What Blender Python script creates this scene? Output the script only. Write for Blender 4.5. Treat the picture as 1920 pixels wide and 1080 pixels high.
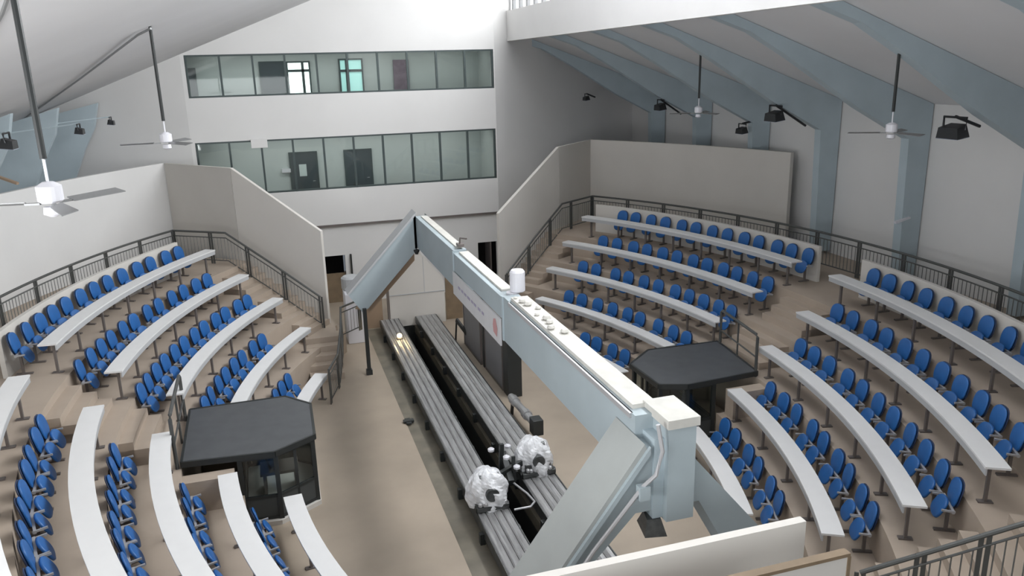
import bpy, bmesh, math, random
from mathutils import Vector, Matrix
random.seed(7)
for o in list(bpy.data.objects): bpy.data.objects.remove(o)
SC = bpy.context.scene
COL = SC.collection
R = math.radians

# ------------------------------------------------------------------ camera
cam_d = bpy.data.cameras.new('camera'); cam = bpy.data.objects.new('camera', cam_d); COL.objects.link(cam)
cam_d.sensor_width = 36; cam_d.lens = 1484.1/1920*36; cam_d.clip_start = .05; cam_d.clip_end = 200
r_ = Vector((0.95393, -0.29898, -0.02505)); u_ = Vector((0.10392, 0.25093, 0.96241)); f_ = Vector((0.28145, 0.92068, -0.27044))
cam.matrix_world = Matrix(((r_.x, u_.x, -f_.x, -4.387), (r_.y, u_.y, -f_.y, -12.356), (r_.z, u_.z, -f_.z, 8.984), (0, 0, 0, 1)))
SC.camera = cam

# ------------------------------------------------------------------ world, lights, exposure
w = bpy.data.worlds.new('world'); SC.world = w; w.use_nodes = True
w.node_tree.nodes['Background'].inputs[0].default_value = (.80, .88, 1, 1)
w.node_tree.nodes['Background'].inputs[1].default_value = .16
SC.view_settings.view_transform = 'Standard'; SC.view_settings.look = 'None'
SC.view_settings.gamma = 1; SC.view_settings.use_curve_mapping = False
SC.view_settings.exposure = 0.0

def area(name, loc, direction, sx, sy, power, col=(1, 1, 1)):
    l = bpy.data.lights.new(name, 'AREA'); l.shape = 'RECTANGLE'; l.size = sx; l.size_y = sy; l.energy = power; l.color = col
    o = bpy.data.objects.new(name, l); COL.objects.link(o); o.location = loc
    o.rotation_euler = Vector(direction).to_track_quat('-Z', 'Y').to_euler(); return o
# daylight entering through the long roof monitor (glazing at x = 5.4)
for yy, pw in ((13.6, 430), (5.0, 1250), (-3.6, 1000)):
    area('monitor_daylight', (5.24, yy, 12.2), (-1, 0, -.02), 2.1, 8.4, pw, (.96, .98, 1)).rotation_euler = (0, R(90-2), 0)
# added fill lights, out of view behind and left of the camera
area('unseen_fill_light', (-5.6, -14.5, 6.6), (.12, 1, .05), 9, 4, 430, (.95, .98, 1))
area('unseen_fill_light', (-10.5, -8.5, 5.4), (1, .45, .5), 6, 3.5, 880, (.97, .98, 1))

# ------------------------------------------------------------------ materials
def mat(name, col, rough=.6, metal=0, noise=0, nscale=3, col2=None, bump=0, bscale=40, spec=None, emit=0, stretch=None, alpha=1):
    m = bpy.data.materials.new(name); m.use_nodes = True; nt = m.node_tree; b = nt.nodes['Principled BSDF']
    b.inputs['Base Color'].default_value = (*col, 1); b.inputs['Roughness'].default_value = rough; b.inputs['Metallic'].default_value = metal
    if spec is not None: b.inputs['Specular IOR Level'].default_value = spec
    if alpha < 1: b.inputs['Alpha'].default_value = alpha
    if emit: b.inputs['Emission Color'].default_value = (*col, 1); b.inputs['Emission Strength'].default_value = emit
    tc = nt.nodes.new('ShaderNodeTexCoord'); src = tc.outputs['Object']
    if stretch:
        mp = nt.nodes.new('ShaderNodeMapping'); mp.inputs['Scale'].default_value = stretch
        nt.links.new(src, mp.inputs[0]); src = mp.outputs[0]
    if noise:
        n = nt.nodes.new('ShaderNodeTexNoise'); n.inputs['Scale'].default_value = nscale; n.inputs['Detail'].default_value = 5
        nt.links.new(src, n.inputs['Vector'])
        mx = nt.nodes.new('ShaderNodeMix'); mx.data_type = 'RGBA'
        c2 = col2 or tuple(c*(1-noise) for c in col)
        mx.inputs[6].default_value = (*col, 1); mx.inputs[7].default_value = (*c2, 1)
        rp = nt.nodes.new('ShaderNodeValToRGB'); rp.color_ramp.elements[0].position = .38; rp.color_ramp.elements[1].position = .68
        nt.links.new(n.outputs['Fac'], rp.inputs[0]); nt.links.new(rp.outputs[0], mx.inputs[0]); nt.links.new(mx.outputs[2], b.inputs['Base Color'])
    if bump:
        n2 = nt.nodes.new('ShaderNodeTexNoise'); n2.inputs['Scale'].default_value = bscale; nt.links.new(src, n2.inputs['Vector'])
        bp = nt.nodes.new('ShaderNodeBump'); bp.inputs['Strength'].default_value = bump; bp.inputs['Distance'].default_value = .02
        nt.links.new(n2.outputs['Fac'], bp.inputs['Height']); nt.links.new(bp.outputs[0], b.inputs['Normal'])
    return m
M = dict(
    wall=mat('white_plaster', (.70, .695, .685), .85, noise=.04, nscale=.6),
    warmwall=mat('cream_panel', (.60, .575, .535), .7, noise=.04, nscale=.8),
    ceil=mat('roof_lining', (.66, .66, .67), .85, noise=.05, nscale=.4),
    steel=mat('grey_blue_steel', (.42, .50, .54), .5, noise=.08, nscale=1.2),
    conc=mat('beige_floor', (.39, .325, .255), .55, noise=.18, nscale=.55, bump=.08),
    tread=mat('beige_terrace', (.41, .34, .275), .8, noise=.07, nscale=1.5),
    oily=mat('oily_concrete', (.19, .17, .13), .5, noise=.4, nscale=1.4),
    pit=mat('black_pit', (.02, .022, .02), .8),
    desk=mat('white_laminate', (.67, .67, .665), .7, noise=.02, nscale=4, spec=.25),
    lip=mat('grey_lip', (.42, .43, .44), .5),
    leg=mat('grey_brown_steel', (.16, .14, .13), .5, metal=.3),
    blue=mat('blue_plastic', (.018, .115, .35), .42, noise=.12, nscale=6),
    navy=mat('dark_shell', (.012, .025, .07), .5),
    lgrey=mat('light_grey_bar', (.42, .42, .43), .4, metal=.3),
    rail=mat('dark_rail_paint', (.085, .088, .085), .45, metal=.3),
    baluster=mat('grey_baluster', (.17, .175, .17), .5, metal=.3),
    roofdark=mat('charcoal_roof', (.075, .08, .085), .5, noise=.15, nscale=3),
    dark=mat('black_frame', (.02, .023, .023), .45),
    panel=mat('charcoal_panel', (.05, .055, .055), .5),
    bluebeam=mat('light_blue_paint', (.35, .41, .435), .6, noise=.08, nscale=1.1),
    creamtop=mat('cream_roofing', (.56, .55, .51), .8, noise=.12, nscale=5),
    greytop=mat('grey_roofing', (.35, .37, .36), .8, noise=.06, nscale=2),
    alu=mat('worn_aluminium', (.42, .42, .42), .32, metal=.45, noise=.35, nscale=2.2, stretch=(7, .7, 1), bump=.25, bscale=14),
    plastic=mat('clear_wrap', (.74, .75, .77), .28, noise=.3, nscale=7, bump=.8, bscale=9),
    gunmetal=mat('machine_metal', (.12, .125, .125), .35, metal=.7, noise=.4, nscale=9),
    greydoor=mat('grey_shutter', (.19, .19, .20), .5, noise=.06, nscale=3),
    mull=mat('dark_green_mullion', (.055, .075, .075), .45, metal=.2),
    glass=None, fanw=mat('fan_white', (.66, .66, .70), .4), fang=mat('fan_grey', (.23, .235, .235), .4, metal=.4),
    door=mat('dark_slate_door', (.045, .06, .068), .5), room=mat('corridor_wall', (.50, .54, .53), .8),
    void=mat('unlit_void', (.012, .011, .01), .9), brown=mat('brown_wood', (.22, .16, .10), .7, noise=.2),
    daylight=mat('daylit_pane', (.86, 1, .96), .3, emit=2.2), sky=mat('skylight_pane', (1, 1, 1), .3, emit=1.5),
    tealpane=mat('tinted_daylit_pane', (.45, .80, .76), .3, emit=.55),
    poster=mat('mauve_poster', (.22, .17, .21), .7, noise=.3, nscale=5), paper=mat('paper', (.55, .62, .61), .7),
    red=mat('red_print', (.50, .27, .27), .6), banner=mat('banner_vinyl', (.58, .585, .60), .5, noise=.05), violet=mat('violet_print', (.33, .30, .42), .6),
    lamp=mat('floodlight_black', (.04, .042, .045), .4, metal=.5), lampglass=mat('floodlight_glass', (.30, .33, .40), .15),
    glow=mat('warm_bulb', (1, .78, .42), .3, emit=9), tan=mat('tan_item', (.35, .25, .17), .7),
)
g = bpy.data.materials.new('window_glass'); g.use_nodes = True; nt = g.node_tree
nt.nodes.clear(); o_ = nt.nodes.new('ShaderNodeOutputMaterial'); mx = nt.nodes.new('ShaderNodeMixShader')
tr = nt.nodes.new('ShaderNodeBsdfTransparent'); tr.inputs[0].default_value = (.86, .89, .88, 1)
gl = nt.nodes.new('ShaderNodeBsdfGlossy'); gl.inputs['Roughness'].default_value = .03; mx.inputs[0].default_value = .04
nt.links.new(tr.outputs[0], mx.inputs[1]); nt.links.new(gl.outputs[0], mx.inputs[2]); nt.links.new(mx.outputs[0], o_.inputs[0])
M['glass'] = g

# ------------------------------------------------------------------ mesh helpers
class MB:
    def __init__(s): s.bm = bmesh.new()
    def quadbox(s, P):      # 8 corners: bottom 4 ccw, top 4 ccw
        v = [s.bm.verts.new(p) for p in P]
        for f in ((3, 2, 1, 0), (4, 5, 6, 7), (0, 1, 5, 4), (1, 2, 6, 5), (2, 3, 7, 6), (3, 0, 4, 7)): s.bm.faces.new([v[i] for i in f])
        return s
    def box(s, x0, x1, y0, y1, z0, z1):
        return s.quadbox([(x0, y0, z0), (x1, y0, z0), (x1, y1, z0), (x0, y1, z0), (x0, y0, z1), (x1, y0, z1), (x1, y1, z1), (x0, y1, z1)])
    def prism(s, pts, z0, z1):
        a = [s.bm.verts.new((x, y, z0)) for x, y in pts]; b = [s.bm.verts.new((x, y, z1)) for x, y in pts]; n = len(pts)
        s.bm.faces.new(a[::-1]); s.bm.faces.new(b)
        for i in range(n): s.bm.faces.new((a[i], a[(i+1) % n], b[(i+1) % n], b[i]))
        return s
    def extr(s, pts, d):    # arbitrary planar polygon extruded by vector d
        d = Vector(d); a = [s.bm.verts.new(p) for p in pts]; b = [s.bm.verts.new(Vector(p)+d) for p in pts]; n = len(pts)
        s.bm.faces.new(a[::-1]); s.bm.faces.new(b)
        for i in range(n): s.bm.faces.new((a[i], a[(i+1) % n], b[(i+1) % n], b[i]))
        return s
    def bar(s, p, q, wd, ht=None, up=(0, 0, 1)):
        p = Vector(p); q = Vector(q); ht = ht or wd; d = (q-p).normalized(); up = Vector(up)
        if abs(d.dot(up)) > .98: up = Vector((0, 1, 0))
        x = d.cross(up).normalized()*wd/2; y = x.cross(d).normalized()*ht/2
        return s.quadbox([p-x-y, q-x-y, q+x-y, p+x-y, p-x+y, q-x+y, q+x+y, p+x+y])
    def tube(s, pts, r, n=10):
        pts = [Vector(p) for p in pts]; rings = []
        for i, p in enumerate(pts):
            d = (pts[min(i+1, len(pts)-1)]-pts[max(i-1, 0)]).normalized()
            up = Vector((0, 0, 1)) if abs(d.z) < .95 else Vector((0, 1, 0))
            x = d.cross(up).normalized(); y = x.cross(d).normalized()
            rings.append([s.bm.verts.new(p+(x*math.cos(2*math.pi*k/n)+y*math.sin(2*math.pi*k/n))*r) for k in range(n)])
        for a, b in zip(rings, rings[1:]):
            for k in range(n): s.bm.faces.new((a[k], a[(k+1) % n], b[(k+1) % n], b[k]))
        s.bm.faces.new(rings[0][::-1]); s.bm.faces.new(rings[-1]); return s
    def lathe(s, prof, c=(0, 0, 0), n=20):
        rings = [[s.bm.verts.new((c[0]+r*math.cos(2*math.pi*k/n), c[1]+r*math.sin(2*math.pi*k/n), c[2]+z)) for k in range(n)] for r, z in prof]
        for a, b in zip(rings, rings[1:]):
            for k in range(n): s.bm.faces.new((a[k], a[(k+1) % n], b[(k+1) % n], b[k]))
        s.bm.faces.new(rings[0][::-1]); s.bm.faces.new(rings[-1]); return s
    def build(s, name, m, parent=None, smooth=False, bevel=0, kind=None):
        bmesh.ops.recalc_face_normals(s.bm, faces=s.bm.faces)
        me = bpy.data.meshes.new(name); s.bm.to_mesh(me); s.bm.free(); me.materials.append(M[m] if isinstance(m, str) else m)
        if smooth:
            for p in me.polygons: p.use_smooth = True
        o = bpy.data.objects.new(name, me); COL.objects.link(o)
        if parent: o.parent = parent
        if bevel:
            b = o.modifiers.new('bevel', 'BEVEL'); b.width = bevel; b.segments = 2; b.limit_method = 'ANGLE'
        if kind: o['kind'] = kind
        return o
def tag(o, label, cat, group=None):
    o['label'] = label; o['category'] = cat
    if group: o['group'] = group
    return o
def empty(name, loc, label, cat, group=None, rz=0):
    o = bpy.data.objects.new(name, None); COL.objects.link(o); o.location = loc; o.rotation_euler = (0, 0, rz); return tag(o, label, cat, group)
def child_at(o, root):      # part meshes are built in world coordinates: keep them in place under a moved root
    o.parent = root; o.matrix_parent_inverse = (Matrix.Translation(root.location) @ root.rotation_euler.to_matrix().to_4x4()).inverted(); return o
def struct(mb, name, m, **k): return mb.build(name, m, kind='structure', **k)

CL = Vector((9.523, 3.759)); CR = Vector((-9.524, 4.385))
def P(side, r, th, z=0):
    t = R(th)
    return Vector((CL.x - r*math.cos(t), CL.y + r*math.sin(t), z)) if side == 'L' else Vector((CR.x + r*math.cos(t), CR.y + r*math.sin(t), z))
RO = [18.87, 17.69, 16.57, 15.46, 14.30]       # outer radius of every desk row
FL = [2.91, 2.19, 1.49, .74, 0]                # floor of every row
EG = [18.42, 17.24, 16.12, 15.02]              # front edge of every terrace
DW = .36; DH = .747

def sector(mb, side, r0, r1, t0, t1, z0, z1, step=1.5):
    n = max(1, int(math.ceil(abs(t1-t0)/step)))
    for k in range(n):
        a = t0+(t1-t0)*k/n; b = t0+(t1-t0)*(k+1)/n
        mb.quadbox([P(side, r0, a, z0), P(side, r1, a, z0), P(side, r1, b, z0), P(side, r0, b, z0), P(side, r0, a, z1), P(side, r1, a, z1), P(side, r1, b, z1), P(side, r0, b, z1)])
def ring(mb, side, r0, r1, t0, t1, z0, z1, step=1.5):       # continuous curved slab
    n = max(1, int(math.ceil(abs(t1-t0)/step))); bm = mb.bm; rows = []
    for k in range(n+1):
        a = t0+(t1-t0)*k/n
        rows.append([bm.verts.new(P(side, r, a, z)) for r, z in ((r0, z0), (r1, z0), (r1, z1), (r0, z1))])
    for p, q in zip(rows, rows[1:]):
        for i in range(4): bm.faces.new((p[i], p[(i+1) % 4], q[(i+1) % 4], q[i]))
    bm.faces.new(rows[0][::-1]); bm.faces.new(rows[-1])
def th_at_y(side, r, y):
    c = CL if side == 'L' else CR
    return math.degrees(math.asin((y-c.y)/r))

# ------------------------------------------------------------------ floor
mb = MB()
mb.box(-8.6, -1.55, -16, 24, -.3, 0); mb.box(1.05, 9.5, -16, 24, -.3, 0); mb.box(-1.55, 1.05, 15, 24, -.3, 0)
struct(mb, 'floor', 'conc')
mb = MB(); mb.box(-1.55, -.36, -16, 15, -.3, -.03); mb.box(.2, 1.05, -16, 15, -.3, -.03)
struct(mb, 'floor_machine_strip', 'oily')
mb = MB(); mb.box(-.36, .2, -16, 15, -1.0, -.9); mb.box(-.46, -.36, -16, 15, -1.0, -.03-.3+.0); mb.box(.2, .3, -16, 15, -1.0, -.33); mb.box(-.46, .3, 14.9, 15.1, -1.0, -.04)
struct(mb, 'floor_pit', 'pit')

# ------------------------------------------------------------------ terraces with their stairs
BOOTH_Y = {'L': (2.97, 5.55), 'R': (3.05, 5.35)}
for side, nm in (('L', 'left'), ('R', 'right')):
    mb = MB()
    outer = [22.7, EG[0], EG[1], EG[2]]
    for i in range(4):
        r0, r1 = EG[i], outer[i]
        if i == 3:      # the lowest level is cut out for the booth
            b0, b1 = BOOTH_Y[side]
            ring(mb, side, r0, r1, th_at_y(side, 15.6, b1), 37.2, 0, FL[i]); ring(mb, side, r0, r1, -37, th_at_y(side, 15.6, b0), 0, FL[i])
        else: ring(mb, side, r0, r1, -37, 37.2, 0, FL[i])
        if i:           # intermediate treads from level i up to level i-1
            rise = (FL[i-1]-FL[i])/4
            for k in range(1, 4):
                rr = r1-.27*(4-k)
                za, zb = FL[i], FL[i]+rise*k
                ring(mb, side, rr, r1, 32.2, 37.2, za, zb); ring(mb, side, rr, r1, -37, -30.5, za, zb)
                if i < 3:
                    a, b = th_at_y(side, r1, 3.5), th_at_y(side, r1, 5.25)
                    ring(mb, side, rr, r1, a, b, za, zb)
    struct(mb, 'floor_terrace_'+nm, 'tread')
    # stairs from the lowest terrace to the hall floor, running along the hall
    mb = MB(); sx = -1 if side == 'L' else 1
    for k in range(5):
        z1 = .935-.182*k
        y1 = 13.6 if k == 0 else 11.85-.34*(k-1); y0 = 11.85-.34*k
        xa, xb = sx*2.75, sx*3.75
        mb.box(min(xa, xb), max(xa, xb), y0, y1, 0, z1)
    mb.box(min(sx*3.75, sx*4.7), max(sx*3.75, sx*4.7), 11.3, 12.9, 0, .735)
    struct(mb, 'floor_stairs_'+nm, 'tread')
    # low parapet behind the top row, in two pieces around the aisle
    for k, (a, b) in enumerate(((5.6, 31.2), (-30, -1.5)) if side == 'L' else ((3.6, 31.5), (-30, -1.2))):
        mb = MB(); ring(mb, side, 19.62, 19.72, a, b, 2.91, 3.93)
        struct(mb, 'wall_parapet_%s' % nm, 'warmwall')
    # enclosing walls
    mb = MB(); ring(mb, side, 22.35, 22.5, 14.4 if side == 'R' else 8, 37.2 if side == 'R' else 39.3, 0, 6.0)
    struct(mb, 'wall_gallery_'+nm, 'wall' if side == 'L' else 'warmwall')
    mb = MB()
    A, B, Cc = (P('L', 22.3, 39.4), P('L', 18.8, 37.25), P('L', 15.6, 37.3)) if side == 'L' else (P('R', 22.7, 37.2), P('R', 19.4, 36.1), P('R', 15.8, 36.6))
    def wseg(p, q, zp, zq, t=.12):
        d = (q-p).normalized(); n = Vector((-d.y, d.x, 0))*t/2
        mb.quadbox([p-n, q-n, q+n, p+n, (p-n)+Vector((0, 0, zp)), (q-n)+Vector((0, 0, zq)), (q+n)+Vector((0, 0, zq)), (p+n)+Vector((0, 0, zp))])
    wseg(A, B, 6.0, 6.0); wseg(B, Cc, 6.0, 4.05)
    struct(mb, 'wall_stair_'+nm, 'warmwall')

# booth pit lining: small parapet beside each booth
for side, nm, x0, x1, yy in (('L', 'left', -6.62, -5.6, 2.93), ('R', 'right', 5.6, 6.6, 2.98)):
    mb = MB(); mb.box(x0, x1, yy-.34, yy, 0, 1.40)
    struct(mb, 'wall_booth_'+nm, 'tread')

# ------------------------------------------------------------------ desks
def desk(side, row, t0, t1, label, far_is_t1=True):
    ro = RO[row]; ri = ro-DW; z = FL[row]+DH; tm = (t0+t1)/2
    root = empty('curved_desk', P(side, ro-DW/2, tm, FL[row]), label, 'desk', 'long curved white desks')
    mb = MB(); ring(mb, side, ri, ro, t0, t1, z-.035, z); child_at(mb.build('desk_top', 'desk'), root)
    mb = MB(); ring(mb, side, ri+.01, ri+.035, t0+.03, t1-.03, z-.15, z-.035); child_at(mb.build('front_lip', 'lip'), root)
    length = R(abs(t1-t0))*ro; n = max(2, int(round(length/1.42))+1)
    for k in range(n):
        t = t0+(t1-t0)*(.035+ .93*k/(n-1)); p = P(side, ri+.17, t, FL[row])
        q = P(side, ri+.06, t, 0)-P(side, ri+.28, t, 0)
        mb = MB(); mb.bar(p, p+Vector((0, 0, DH-.06)), .06, .045, up=q)
        pt = p+Vector((0, 0, DH-.06)); mb.bar(pt-q*.6, pt+q*.6, .045, .045); mb.bar(p+Vector((0, 0, .012))-q*.5, p+Vector((0, 0, .012))+q*.5, .1, .024)
        child_at(mb.build('leg', 'leg'), root)
    return root
ROWN = ['topmost', 'second highest', 'middle', 'second lowest', 'lowest']
def th(side, row, far, near):
    return {'far': far, 'near': near}
desks = {
 ('L', 'far'): [(4.9, 32.1), (4.75, 31.7), (5.2, 31.6), (8.3, 29.9), (9.5, 22.9)],
 ('L', 'near'): [(-29.3, -.65), (-29.3, -1.3), (-29.7, -1.75), (-29, -4.5), (-22.3, -4.6)],
 ('R', 'far'): [(2.9, 31.0), (3.1, 30.9), (3.2, 30.3), (5.8, 28.6), (7.8, 22.9)],
 ('R', 'near'): [(-29.3, -1.7), (-29.4, -3.1), (-29.75, -3.95), (-29.05, -6.2), (-22.4, -7.25)],
}
BLK = {('L', 'far'): 'far left block', ('L', 'near'): 'near left block', ('R', 'far'): 'far right block', ('R', 'near'): 'near right block'}
for (s, b), L in desks.items():
    for i, (a, c) in enumerate(L):
        desk(s, i, a, c, 'curved white desk on grey legs, %s of the %s' % (ROWN[i], BLK[(s, b)]))

# ------------------------------------------------------------------ chairs
def oval(w, h, d, n=24, sq=2.6, bowl=.02):     # rounded pad in XZ plane, thickness along y
    mb = MB(); rings = []
    for y, s in ((-d/2, .90), (-d/2+.008, .98), (0, 1), (d/2-.008, .98), (d/2, .88)):
        ring_ = []
        for k in range(n):
            a = 2*math.pi*k/n; c, si = math.cos(a), math.sin(a)
            x = w/2*s*math.copysign(abs(c)**(2/sq), c); z = h/2*s*math.copysign(abs(si)**(2/sq), si)
            ring_.append(mb.bm.verts.new((x, y+bowl*(x/(w/2))**2*-1*-1, z)))
        rings.append(ring_)
    for p, q in zip(rings, rings[1:]):
        for k in range(n): mb.bm.faces.new((p[k], p[(k+1) % n], q[(k+1) % n], q[k]))
    mb.bm.faces.new(rings[0][::-1]); mb.bm.faces.new(rings[-1]); return mb
def xf(mb, mat_):
    bmesh.ops.transform(mb.bm, matrix=mat_, verts=mb.bm.verts); return mb
proto = empty('auditorium_chair', (0, 0, 0), '', 'chair')
# local +y looks towards the desk in front
xf(oval(.44, .47, .04), Matrix.Translation((0, -.05, .715)) @ Matrix.Rotation(R(12), 4, 'X')).build('backrest', 'blue', proto, True)
backrest_ = bpy.data.objects['backrest']
xf(oval(.455, .49, .03), Matrix.Translation((0, -.088, .707)) @ Matrix.Rotation(R(12), 4, 'X')).build('back_shell', 'navy', backrest_, True)
xf(oval(.41, .38, .05), Matrix.Translation((0, .15, .44)) @ Matrix.Rotation(R(28), 4, 'X')).build('seat', 'blue', proto, True)
mb = MB(); mb.bar((-.29, .03, .50), (.29, .03, .50), .04, .05)
for sx in (-1, 1): mb.bar((sx*.27, 0, .50), (sx*.27, .20, .52), .03, .03)
mb.build('cross_bar', 'lgrey', proto)
mb = MB(); mb.bar((0, .02, 0), (0, .02, .43), .05, .05); mb.bar((0, -.12, .015), (0, .2, .015), .07, .03); mb.bar((0, -.08, .43), (0, .10, .43), .05, .04)
mb.build('pedestal', 'leg', proto)
used = [False]
def copy_tree(o):
    c = o.copy(); COL.objects.link(c)
    for ch in o.children:
        d = ch.copy(); COL.objects.link(d); d.parent = c
        for sub in ch.children:
            e = sub.copy(); COL.objects.link(e); e.parent = d
    return c
ORD = ['first', 'second', 'third', 'fourth', 'fifth', 'sixth', 'seventh', 'eighth', 'ninth', 'tenth', 'eleventh', 'twelfth', 'thirteenth', 'fourteenth', 'fifteenth']
camM = cam.matrix_world.inverted()
def inframe(p, m=90):
    q = camM @ Vector(p)
    if q.z > -.3: return False
    x = 960+1484.1*q.x/-q.z; y = 540-1484.1*q.y/-q.z
    return -m < x < 1920+m and -m < y < 1080+m
def mkth(start, n, pitch=.66, r=19.5, sgn=1):
    out = []; t = start
    for k in range(n):
        out.append(t); t += sgn*math.degrees((.585 if k % 2 == 0 else .745)/r)
    return out
rows = {
 ('R', 'far'): [[4.23, 6.18, 7.9, 10.14, 11.92, 14.03, 15.91, 18.0, 19.8, 21.93, 23.8, 25.84, 27.53],
   [4.8, 6.8, 8.91, 10.7, 12.9, 14.8, 17.05, 19.0, 21.21, 23.08, 25.41, 27.37],
   [5.12, 7.0, 9.2, 11.35, 13.4, 15.95, 18.1, 20.45, 22.38, 25.3, 27.28],
   [6.86, 9.02, 11.51, 14.5, 16.52, 18.99, 21.42, 24.0, 26.1], [11.75, 14.0, 16.9, 18.97]],
 ('R', 'near'): [[-3.2, -4.93, -6.9, -8.8, -10.9, -12.9, -14.9, -16.99, -19.0, -21.0, -22.9, -25.0, -26.8],
   [-4.14, -6.05, -8.3, -10.2, -12.44, -14.55, -16.84, -19.0, -21.3, -23.3, -25.5],
   [-5.04, -7.0, -9.2, -11.86, -13.94, -16.29, -18.5, -20.94, -23.2, -25.64, -27.7],
   [-7.28, -9.65, -11.9, -14.77, -16.8, -19.54, -21.6, -24.27, -26.4], [-7.9, -10.1, -13.08, -15.3, -18.41, -20.6]],
 ('L', 'far'): [[6.1, 8.2, 10.17, 12.1, 14.05, 16.21, 18.2, 20.15, 22.29, 24.5, 26.4, 28.7, 30.5],
   [6.05, 8.4, 10.4, 12.3, 14.55, 16.45, 18.9, 20.85, 23.2, 25.15, 27.3, 29.15],
   [6.3, 8.3, 10.5, 12.6, 14.9, 17.0, 19.3, 21.3, 23.7, 25.6, 28.1, 29.9],
   [9.0, 11.1, 13.6, 15.7, 18.1, 20.2, 23.0, 25.1], [14.2, 16.5, 18.6, 20.7]],
 ('L', 'near'): [mkth(-2.6, 12, sgn=-1, r=19.6), mkth(-3.2, 12, sgn=-1, r=18.4), mkth(-3.9, 11, sgn=-1, r=17.3), mkth(-6.2, 10, sgn=-1, r=16.2), mkth(-6.8, 7, sgn=-1, r=15.0)],
}
nch = 0
for (s, b), RW in rows.items():
    for i, L in enumerate(RW):
        for k, t in enumerate(sorted(L, key=abs)):
            p = P(s, RO[i]+.53, t, FL[i])
            if not inframe(p+Vector((0, 0, .5))): continue
            c = copy_tree(proto)
            c.location = p
            d = (CL if s == 'L' else CR)-Vector((p.x, p.y))
            c.rotation_euler = (0, 0, math.atan2(d.y, d.x)-math.pi/2+R(random.uniform(-4, 4)))
            c['label'] = 'blue seat, %s from the aisle, behind the %s desk of the %s' % (ORD[k], ROWN[i], BLK[(s, b)])
            c['group'] = 'blue seats in curved rows'; nch += 1
for ch in list(proto.children_recursive): bpy.data.objects.remove(ch)
bpy.data.objects.remove(proto)

# ------------------------------------------------------------------ railings
def railing(pts, label, h=1.05, spacing=1.6, double=True):
    """pts: base polyline (world)."""
    pts = [Vector(p) for p in pts]
    root = empty('railing', pts[0], label, 'railing')
    U = Vector((0, 0, 1))
    mb = MB(); mb.tube([p+U*h for p in pts], .035, 8); child_at(mb.build('handrail', 'rail'), root)
    mb = MB(); mb.tube([p+U*(h-.17) for p in pts], .018, 6); mb.tube([p+U*.12 for p in pts], .018, 6); child_at(mb.build('cross_rail', 'rail'), root)
    # arclength
    seg = [(a, b, (b-a).length) for a, b in zip(pts, pts[1:])]; tot = sum(x[2] for x in seg)
    def at(sv):
        for a, b, l in seg:
            if sv <= l+1e-6: return a.lerp(b, min(1, sv/l)), (b-a).normalized()
            sv -= l
        return pts[-1], (seg[-1][1]-seg[-1][0]).normalized()
    n = max(1, round(tot/spacing)); ss = [tot*k/n for k in range(n+1)]
    for sv in ss:
        p, d = at(sv); mb = MB(); dd = Vector((d.x, d.y, 0)).normalized()*.045
        for q in ((p-dd, p+dd) if double else (p,)): mb.bar(q, q+U*h, .022, .06, up=dd if dd.length else U)
        child_at(mb.build('post', 'rail'), root)
    for a, b in zip(ss, ss[1:]):
        m = max(2, int((b-a)/.13)); mb = MB()
        for k in range(1, m):
            p, d = at(a+(b-a)*k/m); mb.bar(p+U*.12, p+U*(h-.17), .014, .014)
        child_at(mb.build('baluster_infill', 'baluster'), root)
    return root
def arc(side, r, t0, t1, z, n=24): return [P(side, r, t0+(t1-t0)*k/n, z) for k in range(n+1)]
railing(arc('L', 20.8, 0, 34.9, 2.95), 'dark curved railing behind the top row of the left seating, under the white wall')
railing(arc('R', 20.8, -24, 34.2, 2.95, 40), 'dark curved railing behind the top row of the right seating')
railing([P('L', 20.8, 34.9, 2.95), P('L', 18.75, 34.9, 2.95), P('L', 17.2, 35.1, 2.02), P('L', 15.55, 35.5, .95)], 'dark sloping stair railing along the cream wall at the far left')
railing([P('R', 20.8, 34.2, 2.95), P('R', 18.75, 34.2, 2.95), P('R', 17.1, 34.3, 2.0), P('R', 15.5, 34.6, .95)], 'dark sloping stair railing beside the striped stair at the far right')
railing([P('R', 15.4, -35.6, .95), P('R', 17.2, -35.5, 2.0), P('R', 18.9, -35.4, 2.95), P('R', 20.8, -35.4, 2.95)], 'dark sloping railing in the bottom right corner', spacing=.9)
railing([(-2.0, 12.2, .92), (-2.62, 11.6, .92), (-2.72, 10.9, .5), (-2.95, 9.8, .05), (-3.3, 8.75, 0.0)], 'dark curved stair railing beside the left foot of the light blue frame', h=1.0, spacing=.9)

# ------------------------------------------------------------------ far building: wall with two window bands
X0, PIT_ = -6.68, 1.120
XL, XR = -6.85, 4.6
bands = [(8.15, 9.62), (4.60, 6.58)]
mb = MB(); Y0, Y1 = 18.6, 18.85
mb.box(XL, XR, Y0, Y1, 9.62, 14.2); mb.box(XL, XR, Y0, Y1, 6.58, 8.15); mb.box(XL, XR, Y0, Y1, 3.22, 4.60)
for z0, z1 in bands: mb.box(XL, X0-.02, Y0, Y1, z0, z1); mb.box(X0+10*PIT_+.02, XR, Y0, Y1, z0, z1)
struct(mb, 'wall_far', 'wall')
mb = MB(); mb.box(-5.0, 4.7, 18.57, 18.7, 3.14, 3.22); struct(mb, 'trim_1', 'leg')
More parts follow.
